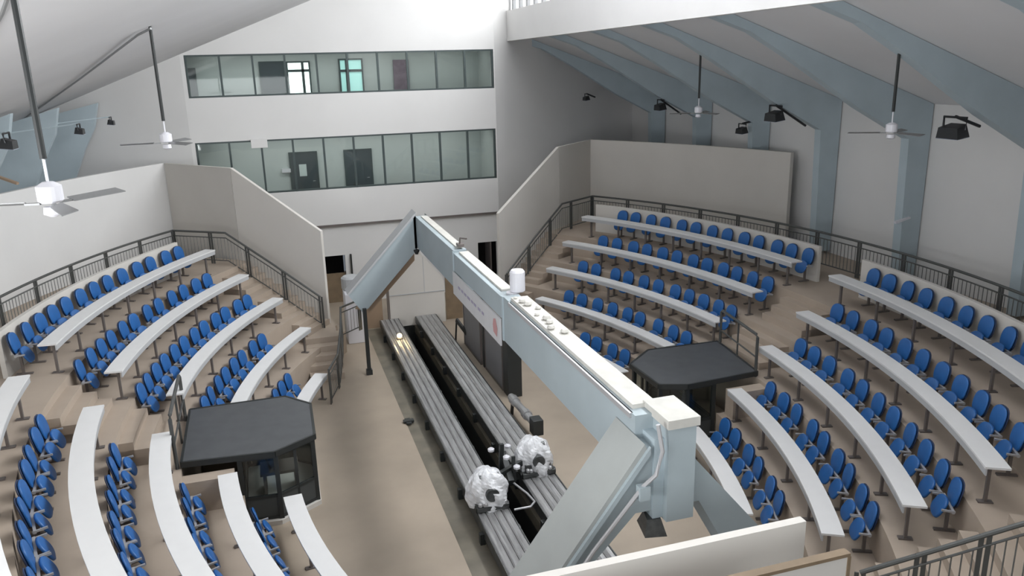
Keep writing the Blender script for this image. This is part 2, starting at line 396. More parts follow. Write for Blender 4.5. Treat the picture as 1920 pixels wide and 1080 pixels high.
# lower recessed wall with two doorways
mb = MB()
for a, b, z0, z1 in ((-6.8, -2.62, 0, 3.2), (-1.75, 3.68, 0, 3.2), (-2.62, -1.75, 1.96, 3.2), (3.68, 4.7, 1.96, 3.2)): mb.box(a, b, 18.7, 18.85, z0, z1)
struct(mb, 'wall_far_lower', 'wall')
mb = MB(); mb.box(-2.68, -2.6, 18.64, 18.7, 0, 3.2); mb.box(4.62, 4.7, 18.64, 18.7, 0, 3.2); struct(mb, 'trim_2', 'lip')
mb = MB(); mb.box(-1.56, -1.50, 18.6, 18.7, 0, 1.98); struct(mb, 'trim_3', 'dark')
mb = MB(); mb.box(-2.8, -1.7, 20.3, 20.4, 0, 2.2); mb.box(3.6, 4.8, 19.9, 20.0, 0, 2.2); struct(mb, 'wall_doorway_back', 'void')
mb = MB(); mb.box(-2.6, -1.77, 18.9, 18.96, 0, 1.2); mb.build('half_height_partition', 'brown'); tag(bpy.data.objects['half_height_partition'], 'brown wooden screen inside the far left doorway', 'screen')
mb = MB(); mb.box(4.2, 4.26, 18.72, 19.5, 0, 1.94); struct(mb, 'door_3', 'leg')

def band(k, z0, z1):
    root = bpy.data.objects.new('window_%d' % k, None); COL.objects.link(root); root['kind'] = 'structure'
    mb = MB(); xe = X0+10*PIT_
    mb.box(X0-.02, xe+.02, 18.62, 18.72, z0, z0+.06); mb.box(X0-.02, xe+.02, 18.62, 18.72, z1-.06, z1)
    for i in range(11): x = X0+PIT_*i; mb.box(x-.035, x+.035, 18.6, 18.72, z0, z1)
    mb.build('window_frame', 'mull', root)
    for i in range(10):
        mb = MB(); x = X0+PIT_*i; mb.box(x+.035, x+PIT_-.035, 18.67, 18.68, z0+.06, z1-.06); mb.build('pane', 'glass', root)
    return root
band(1, *bands[0]); band(2, *bands[1])
# rooms behind the bands
for nm, zf, zc in (('upper', 7.1, 9.95), ('lower', 3.65, 6.8)):
    mb = MB(); mb.box(XL-.1, XR+.1, 21.1, 21.2, zf, zc); mb.box(XL-.1, XL, 18.85, 21.1, zf, zc); mb.box(XR, XR+.1, 18.85, 21.1, zf, zc)
    struct(mb, 'wall_corridor_'+nm, 'room')
    mb = MB(); mb.box(XL-.1, XR+.1, 18.85, 21.2, zf-.15, zf); struct(mb, 'floor_corridor_'+nm, 'leg')
    mb = MB(); mb.box(XL-.1, XR+.1, 18.85, 21.2, zc, zc+.12); struct(mb, 'ceiling_corridor_'+nm, 'wall')
area('corridor_fill', (-1.1, 20.0, 9.85), (0, 0, -1), 10, .4, 85, (1, 1, .99)); area('corridor_fill', (-1.1, 20.0, 6.7), (0, 0, -1), 10, .4, 105, (1, 1, .99))  # area lights added to brighten the rooms behind the window bands
def dark_door(k, x0, x1, z0, z1, paper=False):
    root = bpy.data.objects.new('door_%d' % k, None); COL.objects.link(root); root['kind'] = 'structure'
    MB().box(x0, x1, 21.04, 21.1, z0, z1).build('door_leaf', 'door', root)
    mb = MB(); mb.box(x0-.06, x0, 21.02, 21.1, z0, z1+.05); mb.box(x1, x1+.06, 21.02, 21.1, z0, z1+.05); mb.box(x0, x1, 21.02, 21.1, z1, z1+.05); mb.build('door_frame', 'mull', root)
    MB().tube([(x1-.1, 20.98, z0+1.0), (x1-.2, 20.98, z0+1.0)], .012, 6).build('door_handle', 'lgrey', root)
dark_door(4, -4.17, -3.32, 7.1, 9.33); dark_door(5, -3.39, -2.38, 3.65, 5.79); dark_door(6, -1.2, -.17, 3.65, 5.78); dark_door(7, -6.9, -6.6, 7.1, 9.15)
tag(MB().box(-3.08, -2.79, 21.02, 21.03, 4.86, 5.34).build('paper_notice', 'paper'), 'pale paper notice on the dark door behind the lower windows', 'notice')
tag(MB().box(1.0, 1.64, 21.0, 21.04, 7.9, 9.33).build('poster', 'poster'), 'dark mauve poster on the wall behind the upper windows', 'poster')
tag(MB().box(-3.76, -3.42, 20.98, 21.1, 5.05, 5.2).build('wall_lamp', 'fanw'), 'small white fitting beside the dark door behind the lower windows', 'lamp')
def lit_window(k, x0, x1, z0, z1, xm, zm, m):
    root = bpy.data.objects.new('window_%d' % k, None); COL.objects.link(root); root['kind'] = 'structure'
    mb = MB()
    for a, b, c, d in ((x0-.06, x0, z0-.05, z1+.06), (x1, x1+.06, z0-.05, z1+.06), (x0, x1, z1, z1+.06), (x0, x1, z0-.05, z0), (xm-.05, xm+.05, z0, z1), (x0, x1, zm-.05, zm+.05)): mb.box(a, b, 21.0, 21.1, c, d)
    mb.build('window_frame', 'mull', root); MB().box(x0, x1, 21.06, 21.09, z0, z1).build('pane', m, root)
lit_window(3, -3.14, -2.35, 8.0, 9.30, -2.58, 9.0, 'daylight'); lit_window(4, -1.12, -.28, 8.0, 9.36, -.87, 8.95, 'tealpane')
tag(MB().box(-4.8, -4.22, 18.5, 18.7, 6.3, 6.62).build('vent_box', 'wall', bevel=.01), 'small white box at the top edge of the lower window band', 'box')

# flank walls of the far building
mb = MB(); mb.prism([(4.6, 18.6), (12.95, 23.2), (12.9, 23.4), (4.5, 18.85)], 0, 14.3); struct(mb, 'wall_flank_right', 'wall')
mb = MB(); mb.prism([(-6.85, 18.6), (-6.85, 18.8), (-12.95, 19.8), (-12.95, 19.6)][::-1], 0, 10.5); struct(mb, 'wall_flank_left', 'wall')

mb = MB(); mb.prism([(1.9, -7.8), (2.0, -8.0), (12.9, -13.2), (12.9, -13.0)], 0, 10.3); struct(mb, 'wall_near_right', 'wall')  # unseen near flank wall, put in to block light on the right

# ------------------------------------------------------------------ outer walls and roof
UC = .47
def roofz(u): return 12.25-.37*u
mb = MB(); mb.box(UC+12.25, UC+12.45, -16, 23.6, 0, 8.0); struct(mb, 'wall_right', 'wall')
mb = MB(); mb.box(UC-13.3, UC-13.1, -16, 30, 0, 8.0); struct(mb, 'wall_left', 'wall')
def slab(name, xa, za, xb, zb, y0, y1, m, t=.18):
    mb = MB(); mb.quadbox([(xa, y0, za), (xb, y0, zb), (xb, y1, zb), (xa, y1, za), (xa, y0, za+t), (xb, y0, zb+t), (xb, y1, zb+t), (xa, y1, za+t)]); return struct(mb, name, m)
slab('ceiling_right', 5.4, roofz(4.93), UC+12.5, roofz(12.5), -16, 23.6, 'ceil')
slab('ceiling_left', UC-13.3, 12.28+.385*(UC-13.3), 5.5, 12.28+.385*5.5, -16, 30, 'ceil')
mb = MB(); mb.box(5.25, 5.45, -16, 18.95, 9.92, 11.05); struct(mb, 'trim_4', 'wall')
mb = MB(); mb.box(5.3, 5.5, -16, 19.0, 13.3, 14.4); struct(mb, 'trim_5', 'wall')
root = bpy.data.objects.new('window_5', None); COL.objects.link(root); root['kind'] = 'structure'
mb = MB(); yy = -15.7
while yy < 18.9: mb.box(5.3, 5.42, yy-.1, yy+.1, 11.05, 13.3); yy += .85
mb.build('window_frame', 'lip', root)
MB().box(5.43, 5.45, -16, 18.95, 11.05, 13.3).build('pane', 'sky', root)

# portal frames
def frame(k, y, side, ymin_u=0):
    s = 1 if side == 'R' else -1
    sof = [(11.5, 6.85), (9.8, 7.72), (7.7, 8.97), (6.5, 9.62), (5.0, roofz(5.0)-.28)]
    if side == 'L': sof = [(11.75, 6.85)]+sof[1:]
    ib = 11.62 if side == 'R' else 12.6
    foot = 3.0 if side == 'R' else 4.4
    pts = [(ib, foot), (sof[0][0], sof[0][1])]+sof[1:]+[(sof[-1][0], roofz(sof[-1][0])-.01), (12.2 if side == 'R' else 12.9, roofz(12.2 if side == 'R' else 12.9)-.01), (12.2 if side == 'R' else 13.09, foot)]
    lim = ymin_u
    if lim: pts = [p for p in pts]
    P3 = [(UC+s*u, y-.14, z) for u, z in pts]
    mb = MB(); mb.extr(P3, (0, .28, 0)); struct(mb, 'trim_%d' % k, 'steel')
k = 10
for y in (-2.5, 1.2, 4.95, 8.5, 12.1): frame(k, y, 'R'); k += 1
def stubframe(k, y, side, u0):     # frames partly behind the flank walls: only the part inside the hall
    s = 1 if side == 'R' else -1
    sof = [(p, z) for p, z in [(11.5 if side == 'R' else 11.75, 6.85), (9.8, 7.72), (7.7, 8.97), (6.5, 9.62)] if p > u0]
    ib = 11.62 if side == 'R' else 12.6; foot = 3.0 if side == 'R' else 4.4
    zlast = sof[-1][1]+(sof[-1][0]-u0)*.6; ue = 12.2 if side == 'R' else 13.0
    zlast = min(zlast, roofz(u0)-.3)
    pts = [(ib, foot)]+sof+[(u0, zlast), (u0, roofz(u0)-.01), (ue, roofz(ue)-.01), (ue, foot)]
    mb = MB(); mb.extr([(UC+s*u, y-.14, z) for u, z in pts], (0, .28, 0)); struct(mb, 'trim_%d' % k, 'steel')
frame(k, 15.95, 'R'); k += 1; stubframe(k, 19.8, 'R', 6.0); k += 1
for y in (4.9, 8.4, 12.0, 15.2, 18.7):      # left side: only the inclined haunches show below the smooth roof lining
    du = {15.2: .45, 18.7: .95}.get(y, 0)
    mb = MB(); mb.extr([(UC-u+(du if u < 12.9 else 0), y-.14, z) for u, z in ((12.7, 4.4), (11.75, 6.5), (11.3, 7.3), (11.1, 8.1), (13.05, 7.4), (13.05, 4.4))], (0, .28, 0))
    struct(mb, 'trim_%d' % k, 'steel'); k += 1

# ------------------------------------------------------------------ light blue A-frame over the machine
T = 'light_blue_frame'
root = empty(T, (-.05, 3, 0), 'light blue gabled frame with a long deep ridge beam over the aluminium tracks', 'frame')
XA, XB = -.27, .06
def part(mb, name, m, **k): o = mb.build(name, m, **k); return child_at(o, root)
YN, YF = -4.35, 10.85
mb = MB(); mb.box(XA, XB, YN+.3, 1.75, 3.80, 4.70); mb.box(XA, XB, 5.9, YF, 3.78, 4.72); mb.box(XA, XB, 1.75, 5.9, 4.22, 4.66)
part(mb, 'ridge_beam', 'bluebeam')
mb = MB(); mb.box(XA+.06, XB+.06, YN+.5, 1.4, 4.70, 4.76); mb.box(XA+.12, XB+.02, 2.2, 5.8, 4.66, 4.70); mb.box(XA+.14, XB+.0, 6.1, YF-.2, 4.72, 4.75)
part(mb, 'beam_capping', 'creamtop')
mb = MB(); mb.box(XA-.03, XA+.02, YN+.4, 1.3, 4.63, 4.70); part(mb, 'edge_trim', 'lgrey')
for ya, yb in ((1.70, 1.78), (5.86, 5.94)): mb = MB(); mb.box(XA-.02, XA, ya, yb, 3.8, 4.7); part(mb, 'joint_strip', 'steel')
for k in range(9):      # broken mortar lumps on the capping
    y = 1.3-.28*k+random.uniform(-.05, .05); x = -.06+random.uniform(-.1, .1)
    r = random.uniform(.04, .09)
    mb = MB(); mb.lathe([(r*.5, 0), (r, r*.4), (r*.7, r*.9), (.01, r)], (x, y, 4.76), 7); part(mb, 'mortar_lump', 'creamtop')
def rafter(y0, y1, pts, m='bluebeam', name='rafter'):
    mb = MB(); mb.extr([(x, y0, z) for x, z in pts], (0, y1-y0, 0)); return part(mb, name, m)
# near pair
rafter(YN+.02, YN+.85, [(-.25, 4.38), (-2.15, 1.85), (-2.15, 1.0), (-1.9, 1.0), (-1.35, 2.5), (-.38, 3.50), (-.1, 3.50), (-.1, 4.38)])
rafter(YN+.0, YN+.85, [(-.25, 4.38), (-2.15, 1.85), (-2.19, 1.88), (-.28, 4.45)], 'greytop', 'rafter_capping')
rafter(YN-.05, YN+.0, [(-.22, 4.42), (-2.17, 1.85), (-2.17, 1.76), (-.22, 4.32)], 'bluebeam', 'rafter_edge')
rafter(YN+.02, YN+.55, [(.2, 4.40), (1.95, 2.35), (1.95, 1.3), (1.6, 1.6), (.52, 3.50), (.2, 3.50)])
# far pair
rafter(YF-.1, YF+.35, [(-.27, 4.78), (-2.42, 2.52), (-2.05, 1.95), (-1.86, 2.05), (-.27, 3.72)])
rafter(YF-.16, YF+.5, [(-.27, 4.78), (-2.42, 2.52), (-2.46, 2.56), (-.27, 4.86)], 'lip', 'rafter_capping')
rafter(YF+.1, YF+.5, [(.12, 4.7), (1.9, 2.55), (1.9, 2.0), (1.55, 2.0), (.12, 3.74)])
rafter(YF+.5, YF+.56, [(-.27, 3.9), (-2.2, 1.9), (-1.75, 1.75), (-.27, 3.25)], 'tan', 'rafter_shadow_strip')  # tan strip painted in for the rafter's shadow on the gable wall
mb = MB(); mb.box(-.02, .36, YN-.12, YN+.3, 3.38, 4.66); part(mb, 'king_post', 'bluebeam')
mb = MB(); mb.box(-.16, -.02, YN-.02, YN+.3, 3.4, 4.5); part(mb, 'post_flange', 'steel')
mb = MB(); mb.box(-.04, .40, YN-.14, YN+.55, 4.66, 4.78); part(mb, 'post_cap', 'creamtop')
mb = MB(); mb.box(-.34, -.27, YF-.1, YF-.02, 3.75, 4.75); part(mb, 'joint_plate', 'steel')
mb = MB(); mb.tube([(-.16, YN-.1, 4.74), (-.12, YN-.16, 4.4), (-.2, YN-.16, 4.1), (-.35, YN-.12, 3.95), (-1.0, YN-.1, 3.17), (-1.9, YN-.1, 1.95)], .028, 8); part(mb, 'cable_conduit', 'lgrey')
mb = MB(); mb.box(-.42, -.28, YN-.18, YN-.06, 3.78, 3.96); part(mb, 'junction_box', 'bluebeam')
for x, y, h in ((-2.0, 10.6, 2.1), (1.75, 11.2, 2.1)):
    mb = MB(); mb.bar((x, y, 0), (x, y, h), .11, .11); mb.box(x-.09, x+.09, y-.09, y+.09, 0, .16); part(mb, 'support_post', 'dark')
for x, y in ((-2.02, YN+.4), (1.8, YN+.3)):
    mb = MB(); mb.bar((x, y, 0), (x, y, 1.75), .14, .14); part(mb, 'support_post', 'dark')
# small things fixed on or under the frame
o = tag(MB().quadbox([(-.3, YN-.1, 3.2), (-.02, YN-.16, 3.2), (.04, YN+.22, 3.2), (-.22, YN+.3, 3.2), (-.24, YN-.02, 3.4), (-.06, YN-.06, 3.4), (-.02, YN+.14, 3.4), (-.18, YN+.2, 3.4)]).build('floodlight', 'gunmetal'), 'small dark floodlight under the near end of the light blue frame', 'floodlight')
o = tag(MB().lathe([(.05, 0), (.05, .02), (.09, .1), (.09, .14), (.02, .16)], (-.3, YF-.1, 3.58)).build('spotlight', 'dark'), 'small dark spotlight under the far peak of the light blue frame', 'spotlight')
b = empty('banner', (XA-.04, 3.8, 3.68), 'long white banner with faint print and a red mark, under the ridge beam', 'banner')
o = MB().box(XA-.05, XA-.02, 1.82, 5.85, 3.66, 4.22).build('banner_sheet', 'banner'); child_at(o, b)
mb = MB(); mb.extr([(XA-.055, 2.28, 3.82), (XA-.055, 2.05, 3.78), (XA-.055, 2.0, 3.95), (XA-.055, 2.12, 4.14), (XA-.055, 2.26, 4.1), (XA-.055, 2.32, 3.96)], (-.004, 0, 0)); o = mb.build('red_mark', 'red'); child_at(o, b)
mb = MB()
for yy, wd in ((5.2, .22), (4.9, .18), (4.62, .2), (4.3, .24), (4.0, .16), (3.75, .2), (3.4, .2), (3.1, .16)): mb.box(XA-.056, XA-.052, yy-wd/2, yy+wd/2, 3.93, 3.99)
o = mb.build('faint_print', 'violet'); child_at(o, b)
mb = MB(); mb.tube([(.0, 1.95, 4.66), (.0, 1.95, 4.7)], .13, 16); mb.lathe([(.13, 0), (.15, .02), (.15, .40), (.12, .44)], (.1, 1.95, 4.7)); o = tag(mb.build('white_canister', 'fanw', smooth=False), 'white upright canister standing on top of the ridge beam', 'canister')
mb = MB(); mb.box(-.12, .02, 5.95, 6.2, 4.77, 4.84); mb.tube([(-.05, 6.1, 4.84), (-.05, 6.05, 4.98), (.05, 5.8, 5.0)], .02, 6); o = tag(mb.build('cable_bracket', 'leg'), 'small dark bracket with cable on top of the far ridge beam', 'bracket')

# gable screen and its surroundings
mb = MB(); mb.extr([(-.66, 14.86, 0), (1.36, 14.86, 0), (1.36, 14.86, 1.6), (.35, 14.86, 2.9), (-.66, 14.86, 2.2)], (0, .08, 0)); struct(mb, 'wall_gable', 'warmwall')
mb = MB(); mb.box(-.66, 1.36, 14.84, 14.86, 1.17, 1.20); mb.box(.62, .64, 14.85, 14.86, 1.2, 2.5); struct(mb, 'trim_6', 'lip')
mb = MB(); mb.box(-.74, -.66, 14.8, 14.95, 0, 1.5); struct(mb, 'trim_7', 'leg')
mb = MB(); mb.box(1.44, 2.05, 15.04, 15.09, 0, 2.0); struct(mb, 'door_1', 'brown')
mb = MB(); mb.box(-1.75, -.9, 15.04, 15.09, 0, 1.9); struct(mb, 'door_2', 'tan')

# grey panels and black post beside the machine
t = 'tall grey shutter panel under the banner, %s the tracks\' right edge'
for y0, y1, lab in ((7.95, 9.75, 'nearer tall grey shutter panel beside the tracks, below the banner'), (10.15, 12.2, 'farther tall grey shutter panel beside the tracks, below the banner')):
    rt = empty('shutter_panel', (1.5, (y0+y1)/2, 0), lab, 'panel', 'grey shutter panels')
    xx = 1.47 if y0 < 9 else 1.42
    child_at(MB().box(xx, xx+.06, y0, y1, .06, 2.15).build('shutter', 'greydoor'), rt)
    mb = MB(); mb.box(xx-.02, xx+.08, y0-.04, y0, 0, 2.2); mb.box(xx-.02, xx+.08, y1, y1+.04, 0, 2.2); mb.box(xx-.02, xx+.08, y0, y1, 0, .06); mb.box(xx-.02, xx+.08, y0, y1, 2.15, 2.2); child_at(mb.build('panel_frame', 'leg'), rt)
mb = MB(); mb.box(1.44, 1.54, 9.85, 10.0, 0, 2.2); tag(mb.build('black_post', 'dark'), 'slim black post between the two grey shutter panels', 'post')
mb = MB(); mb.box(1.46, 1.86, 7.35, 7.85, 0, 2.3); tag(mb.build('black_cabinet', 'dark', bevel=.01), 'tall narrow black cabinet at the near end of the grey panels', 'cabinet')
mb = MB(); mb.bar((1.25, 12.6, .75), (1.45, 12.0, .42), .07, .14); mb.bar((1.45, 12.0, .42), (1.47, 11.7, 0), .05, .06); mb.bar((1.25, 12.6, .75), (1.2, 12.65, 0), .05, .05); tag(mb.build('lever_arm', 'dark'), 'dark lever arm beside the far end of the right track', 'arm')

# ------------------------------------------------------------------ aluminium tracks
for nm, xa, xb, lab in (('L', -1.04, -.40, 'left worn aluminium track running the length of the hall'), ('R', .24, .98, 'right worn aluminium track running the length of the hall')):
    rt = empty('machine_track', ((xa+xb)/2, 4, 0), lab, 'track', 'aluminium tracks')
    child_at(MB().box(xa+.04, xb-.04, -11, 14.8, -.03, .26).build('track_base', 'gunmetal'), rt)
    n = 4; wd = (xb-xa)/n
    for k in range(n):
        mb = MB(); a = xa+wd*k
        mb.extr([(a+.006, -11, .26), (a+wd-.006, -11, .26), (a+wd-.006, -11, .33), (a+wd-.03, -11, .35), (a+wd*.5, -11, .335), (a+.03, -11, .35), (a+.006, -11, .33)], (0, 25.8, 0))
        child_at(mb.build('track_profile', 'alu'), rt)
    mb = MB(); mb.box(xa-.02, xa, -11, 14.8, .1, .34); mb.box(xb, xb+.02, -11, 14.8, .1, .34); child_at(mb.build('side_rail', 'gunmetal'), rt)
    for k in range(14):
        y = -10+1.8*k
        child_at(MB().box(xa-.1, xa, y, y+.12, -.03, .2).build('foot_bracket', 'dark'), rt); child_at(MB().box(xb, xb+.1, y, y+.12, -.03, .2).build('foot_bracket', 'dark'), rt)

# ------------------------------------------------------------------ wrapped machine carriages
def crumple(mb, c, rx, ry, rz, seed, n=28, m=16):
    rnd = random.Random(seed); ph = [rnd.uniform(0, 6.28) for _ in range(12)]; bm = mb.bm; rows = []
    for j in range(m+1):
        v = math.pi*j/m*.62; row = []
        for i in range(n):
            u = 2*math.pi*i/n
            k_ = min(1, v); d = 1+k_*(.07*math.sin(3*u+ph[0]+2*v)+.06*math.sin(6*u+ph[1]-5*v)+.035*math.sin(11*u+ph[2]+9*v)+rnd.uniform(-.02, .02))
            row.append(bm.verts.new((c[0]+rx*math.sin(v)*math.cos(u)*d, c[1]+ry*math.sin(v)*math.sin(u)*d, c[2]+rz*math.cos(v)*d)) if j else None)
        rows.append(row)
    top = bm.verts.new((c[0], c[1], c[2]+rz))
    for i in range(n): bm.faces.new((top, rows[1][i], rows[1][(i+1) % n]))
    for j in range(1, m):
        for i in range(n): bm.faces.new((rows[j][i], rows[j+1][i], rows[j+1][(i+1) % n], rows[j][(i+1) % n]))
    return mb
def carriage(x0, x1, yc, lab, seed):
    rt = empty('machine_carriage', ((x0+x1)/2, yc, .35), lab, 'machine', 'wrapped machine carriages'); xc = (x0+x1)/2
    mb = MB(); mb.box(x0-.03, x1+.03, yc-.42, yc+.42, .37, .47); mb.box(x0+.06, x1-.06, yc-.34, yc+.34, .47, .62); child_at(mb.build('carriage_bed', 'gunmetal', bevel=.01), rt)
    for sx in (x0, x1):
        for sy in (-.3, .3): child_at(MB().tube([(sx-.05, yc+sy, .40), (sx+.05, yc+sy, .40)], .065, 12).build('wheel', 'dark'), rt)
    mb = MB(); mb.box(xc-.16, xc+.16, yc-.2, yc+.25, .62, .98); mb.tube([(xc, yc-.42, .7), (xc, yc+.2, .7)], .14, 16); mb.tube([(xc-.2, yc-.1, .95), (xc+.22, yc-.1, .95)], .08, 12); child_at(mb.build('motor_block', 'gunmetal', bevel=.01), rt)
    child_at(crumple(MB(), (xc, yc+.02, .55), .42, .46, .55, seed).build('plastic_wrap', 'plastic', smooth=False), rt)
    for k in range(6): a = seed+k*1.1; child_at(MB().lathe([(.02, 0), (.045, .02), (.045, .07), (.02, .09)], (xc+.26*math.cos(a), yc-.38+.02*math.sin(3*a), .47), 10).build('bolt_head', 'lgrey'), rt)
    return rt
carriage(-1.02, -.42, 1.72, 'plastic-wrapped machine carriage on the left aluminium track', 3)
carriage(.26, .96, 2.72, 'plastic-wrapped machine carriage on the right aluminium track', 8)
rt = empty('machine_linkage', (-.05, 2.3, .4), 'dark jointed linkage with pale knobs between the two wrapped machine carriages', 'linkage')
mb = MB(); mb.bar((-.42, 2.15, .62), (.26, 2.5, .66), .09, .12); mb.bar((-.12, 2.0, .5), (-.02, 2.95, .7), .12, .14); mb.bar((-.15, 2.7, .4), (-.1, 2.75, 1.05), .09, .09); mb.bar((.0, 2.2, .4), (.02, 2.3, .95), .07, .07); child_at(mb.build('link_arm', 'dark'), rt)
for c in ((-.28, 2.98, .78), (.1, 2.98, .8), (-.1, 2.4, .85), (.05, 2.15, .72)): child_at(MB().lathe([(.02, 0), (.07, .02), (.075, .07), (.03, .1)], c, 12).build('pale_knob', 'fanw'), rt)
mb = MB(); mb.tube([(-.12, 2.15, .5), (.08, 1.55, .46), (.12, 1.2, .46), (-.02, 1.05, .46), (-.36, 1.05, .46)], .022, 8); child_at(mb.build('pull_handle', 'lgrey'), rt)
rt = empty('floor_roller', (1.3, 5.4, 0), 'grey roller arm with a black end box beside the right track', 'roller')
mb = MB(); mb.tube([(1.27, 6.5, .42), (1.33, 4.75, .42)], .10, 14); mb.tube([(1.28, 6.35, .42), (1.28, 6.1, .42)], .13, 14); mb.tube([(1.31, 5.4, .42), (1.31, 5.2, .42)], .13, 14); child_at(mb.build('roller_tube', 'alu'), rt)
child_at(MB().box(1.2, 1.46, 4.42, 4.75, .22, .62).build('end_box', 'dark', bevel=.01), rt)
mb = MB(); mb.bar((1.22, 6.3, 0), (1.25, 6.3, .4), .07, .07); mb.bar((1.33, 4.7, 0), (1.33, 4.7, .3), .06, .06); child_at(mb.build('stand', 'dark'), rt)
mb = MB(); mb.box(-1.62, -1.34, 6.72, 6.86, 0, .07); mb.box(-1.56, -1.42, 6.62, 6.96, 0, .05); tag(mb.build('floor_clamp', 'dark', bevel=.01), 'small black clamp lying on the floor left of the tracks', 'clamp')
rt = empty('track_lamp', (-.72, 12.55, .35), 'small warm glowing lamp on the far end of the left track', 'lamp')
child_at(MB().lathe([(.02, 0), (.075, .02), (.085, .07), (.06, .12), (.01, .14)], (-.72, 12.55, .39)).build('bulb', 'glow', smooth=True), rt)
child_at(MB().lathe([(.1, 0), (.1, .02), (.04, .04)], (-.72, 12.55, .352)).build('lamp_base', 'leg'), rt)
pl = bpy.data.lights.new('lamp_light', 'POINT'); pl.energy = 5; pl.color = (1, .75, .4); pl.shadow_soft_size = .08
po = bpy.data.objects.new('lamp_light', pl); COL.objects.link(po); po.location = (-.72, 12.45, .62)

# ------------------------------------------------------------------ booths
def booth(side):
    L = side == 'L'
    roof = [(-6.6, 5.75), (-6.57, 3.07), (-4.8, 2.9), (-3.98, 3.43), (-3.96, 5.1), (-4.5, 5.75)] if L else [(3.93, 4.75), (3.96, 3.28), (4.6, 3.03), (6.58, 3.17), (6.86, 5.44), (4.8, 5.5)]
    wl = [(-5.52, 5.5), (-5.5, 3.02), (-4.8, 2.97), (-4.04, 3.47), (-4.02, 5.05), (-4.5, 5.5)] if L else [(4.02, 4.7), (4.03, 3.34), (4.62, 3.10), (5.35, 3.13), (5.4, 5.3), (4.8, 5.35)]
    rt = empty('control_booth', (sum(p[0] for p in wl)/6, 4.3, 0), 'charcoal glazed booth with a flat dark roof, at the foot of the %s aisle' % ('left' if L else 'right'), 'booth', 'charcoal control booths')
    o = MB().prism(roof, 1.56, 1.63).build('flat_roof', 'roofdark'); child_at(o, rt)
    mb = MB(); n = len(roof)
    for i in range(n): mb.bar((*roof[i], 1.58), (*roof[(i+1) % n], 1.58), .05, .12)
    child_at(mb.build('roof_edge', 'dark'), rt)
    c = Vector((sum(p[0] for p in wl)/6, sum(p[1] for p in wl)/6))
    big = [tuple(c+(Vector(p)-c)*1.09) for p in wl]
    child_at(MB().prism(big, 0, .1).build('plinth', 'warmwall'), rt)
    mb = MB()
    for p in wl: mb.bar((*p, .1), (*p, 1.56), .09, .09)
    for i in range(n):
        p, q = Vector(wl[i]), Vector(wl[(i+1) % n])
        for z in (.14, .62, 1.5): mb.bar((*p, z), (*q, z), .06, .06)
        if (q-p).length > .9: m = (p+q)/2; mb.bar((*m, .1), (*m, 1.5), .06, .06)
    child_at(mb.build('booth_frame', 'dark'), rt)
    for i in range(n):
        p, q = Vector(wl[i]), Vector(wl[(i+1) % n]); back = (i in (0,) if L else i in (3,)) 
        mb = MB(); mb.bar((*p, .36), (*q, .36), .03, .48); child_at(mb.build('lower_panel', 'panel'), rt)
        mb = MB(); mb.bar((*p, 1.06), (*q, 1.06), .012, .84); child_at(mb.build('booth_window', 'glass'), rt)
    mb = MB(); mb.box(c.x-.45, c.x+.35, c.y-.35, c.y+.25, .6, .66); mb.box(c.x-.4, c.x-.34, c.y-.3, c.y+.2, .1, .6); mb.box(c.x+.25, c.x+.31, c.y-.3, c.y+.2, .1, .6); child_at(mb.build('counter', 'leg'), rt)
    # guard rail standing at the uphill edge of the roof
    lab = 'black pipe guard rail at the uphill edge of the %s booth roof' % ('left' if L else 'right')
    if L: a, b, pl_ = (-6.66, 3.1), (-6.68, 5.45), 1.0
    else: a, b, pl_ = (6.55, 3.2), (6.85, 5.3), .95
    gr = empty('guard_rail', (*a, 1.49), lab, 'railing', 'booth guard rails')
    h = 1.49+pl_+.12
    mb = MB(); mb.tube([(*a, 1.49), (*a, h-.06), (a[0]+(b[0]-a[0])*.04, a[1]+(b[1]-a[1])*.04, h), (a[0]+(b[0]-a[0])*.96, a[1]+(b[1]-a[1])*.96, h), (*b, h-.06), (*b, 1.49)], .038, 8); child_at(mb.build('rail_hoop', 'rail'), gr)
    mb = MB(); m = ((a[0]+b[0])/2, (a[1]+b[1])/2); mb.tube([(*m, 1.49), (*m, h)], .025, 6); mb.tube([(*a, 1.49+.5), (*b, 1.49+.5)], .022, 6); child_at(mb.build('mid_rail', 'rail'), gr)
booth('L'); booth('R')

# white box with grey drum at the left foot of the frame
rt = empty('white_cabinet', (-1.9, 13.9, 0), 'white cabinet with a grey drum on top, left of the far frame foot', 'cabinet')
child_at(MB().box(-2.3, -1.62, 13.6, 14.4, .0, 1.75).build('cabinet_body', 'fanw', bevel=.02), rt)
child_at(MB().lathe([(.3, 0), (.33, .05), (.33, .4), (.26, .46)], (-2.0, 14.3, 1.75)).build('drum', 'lip'), rt)

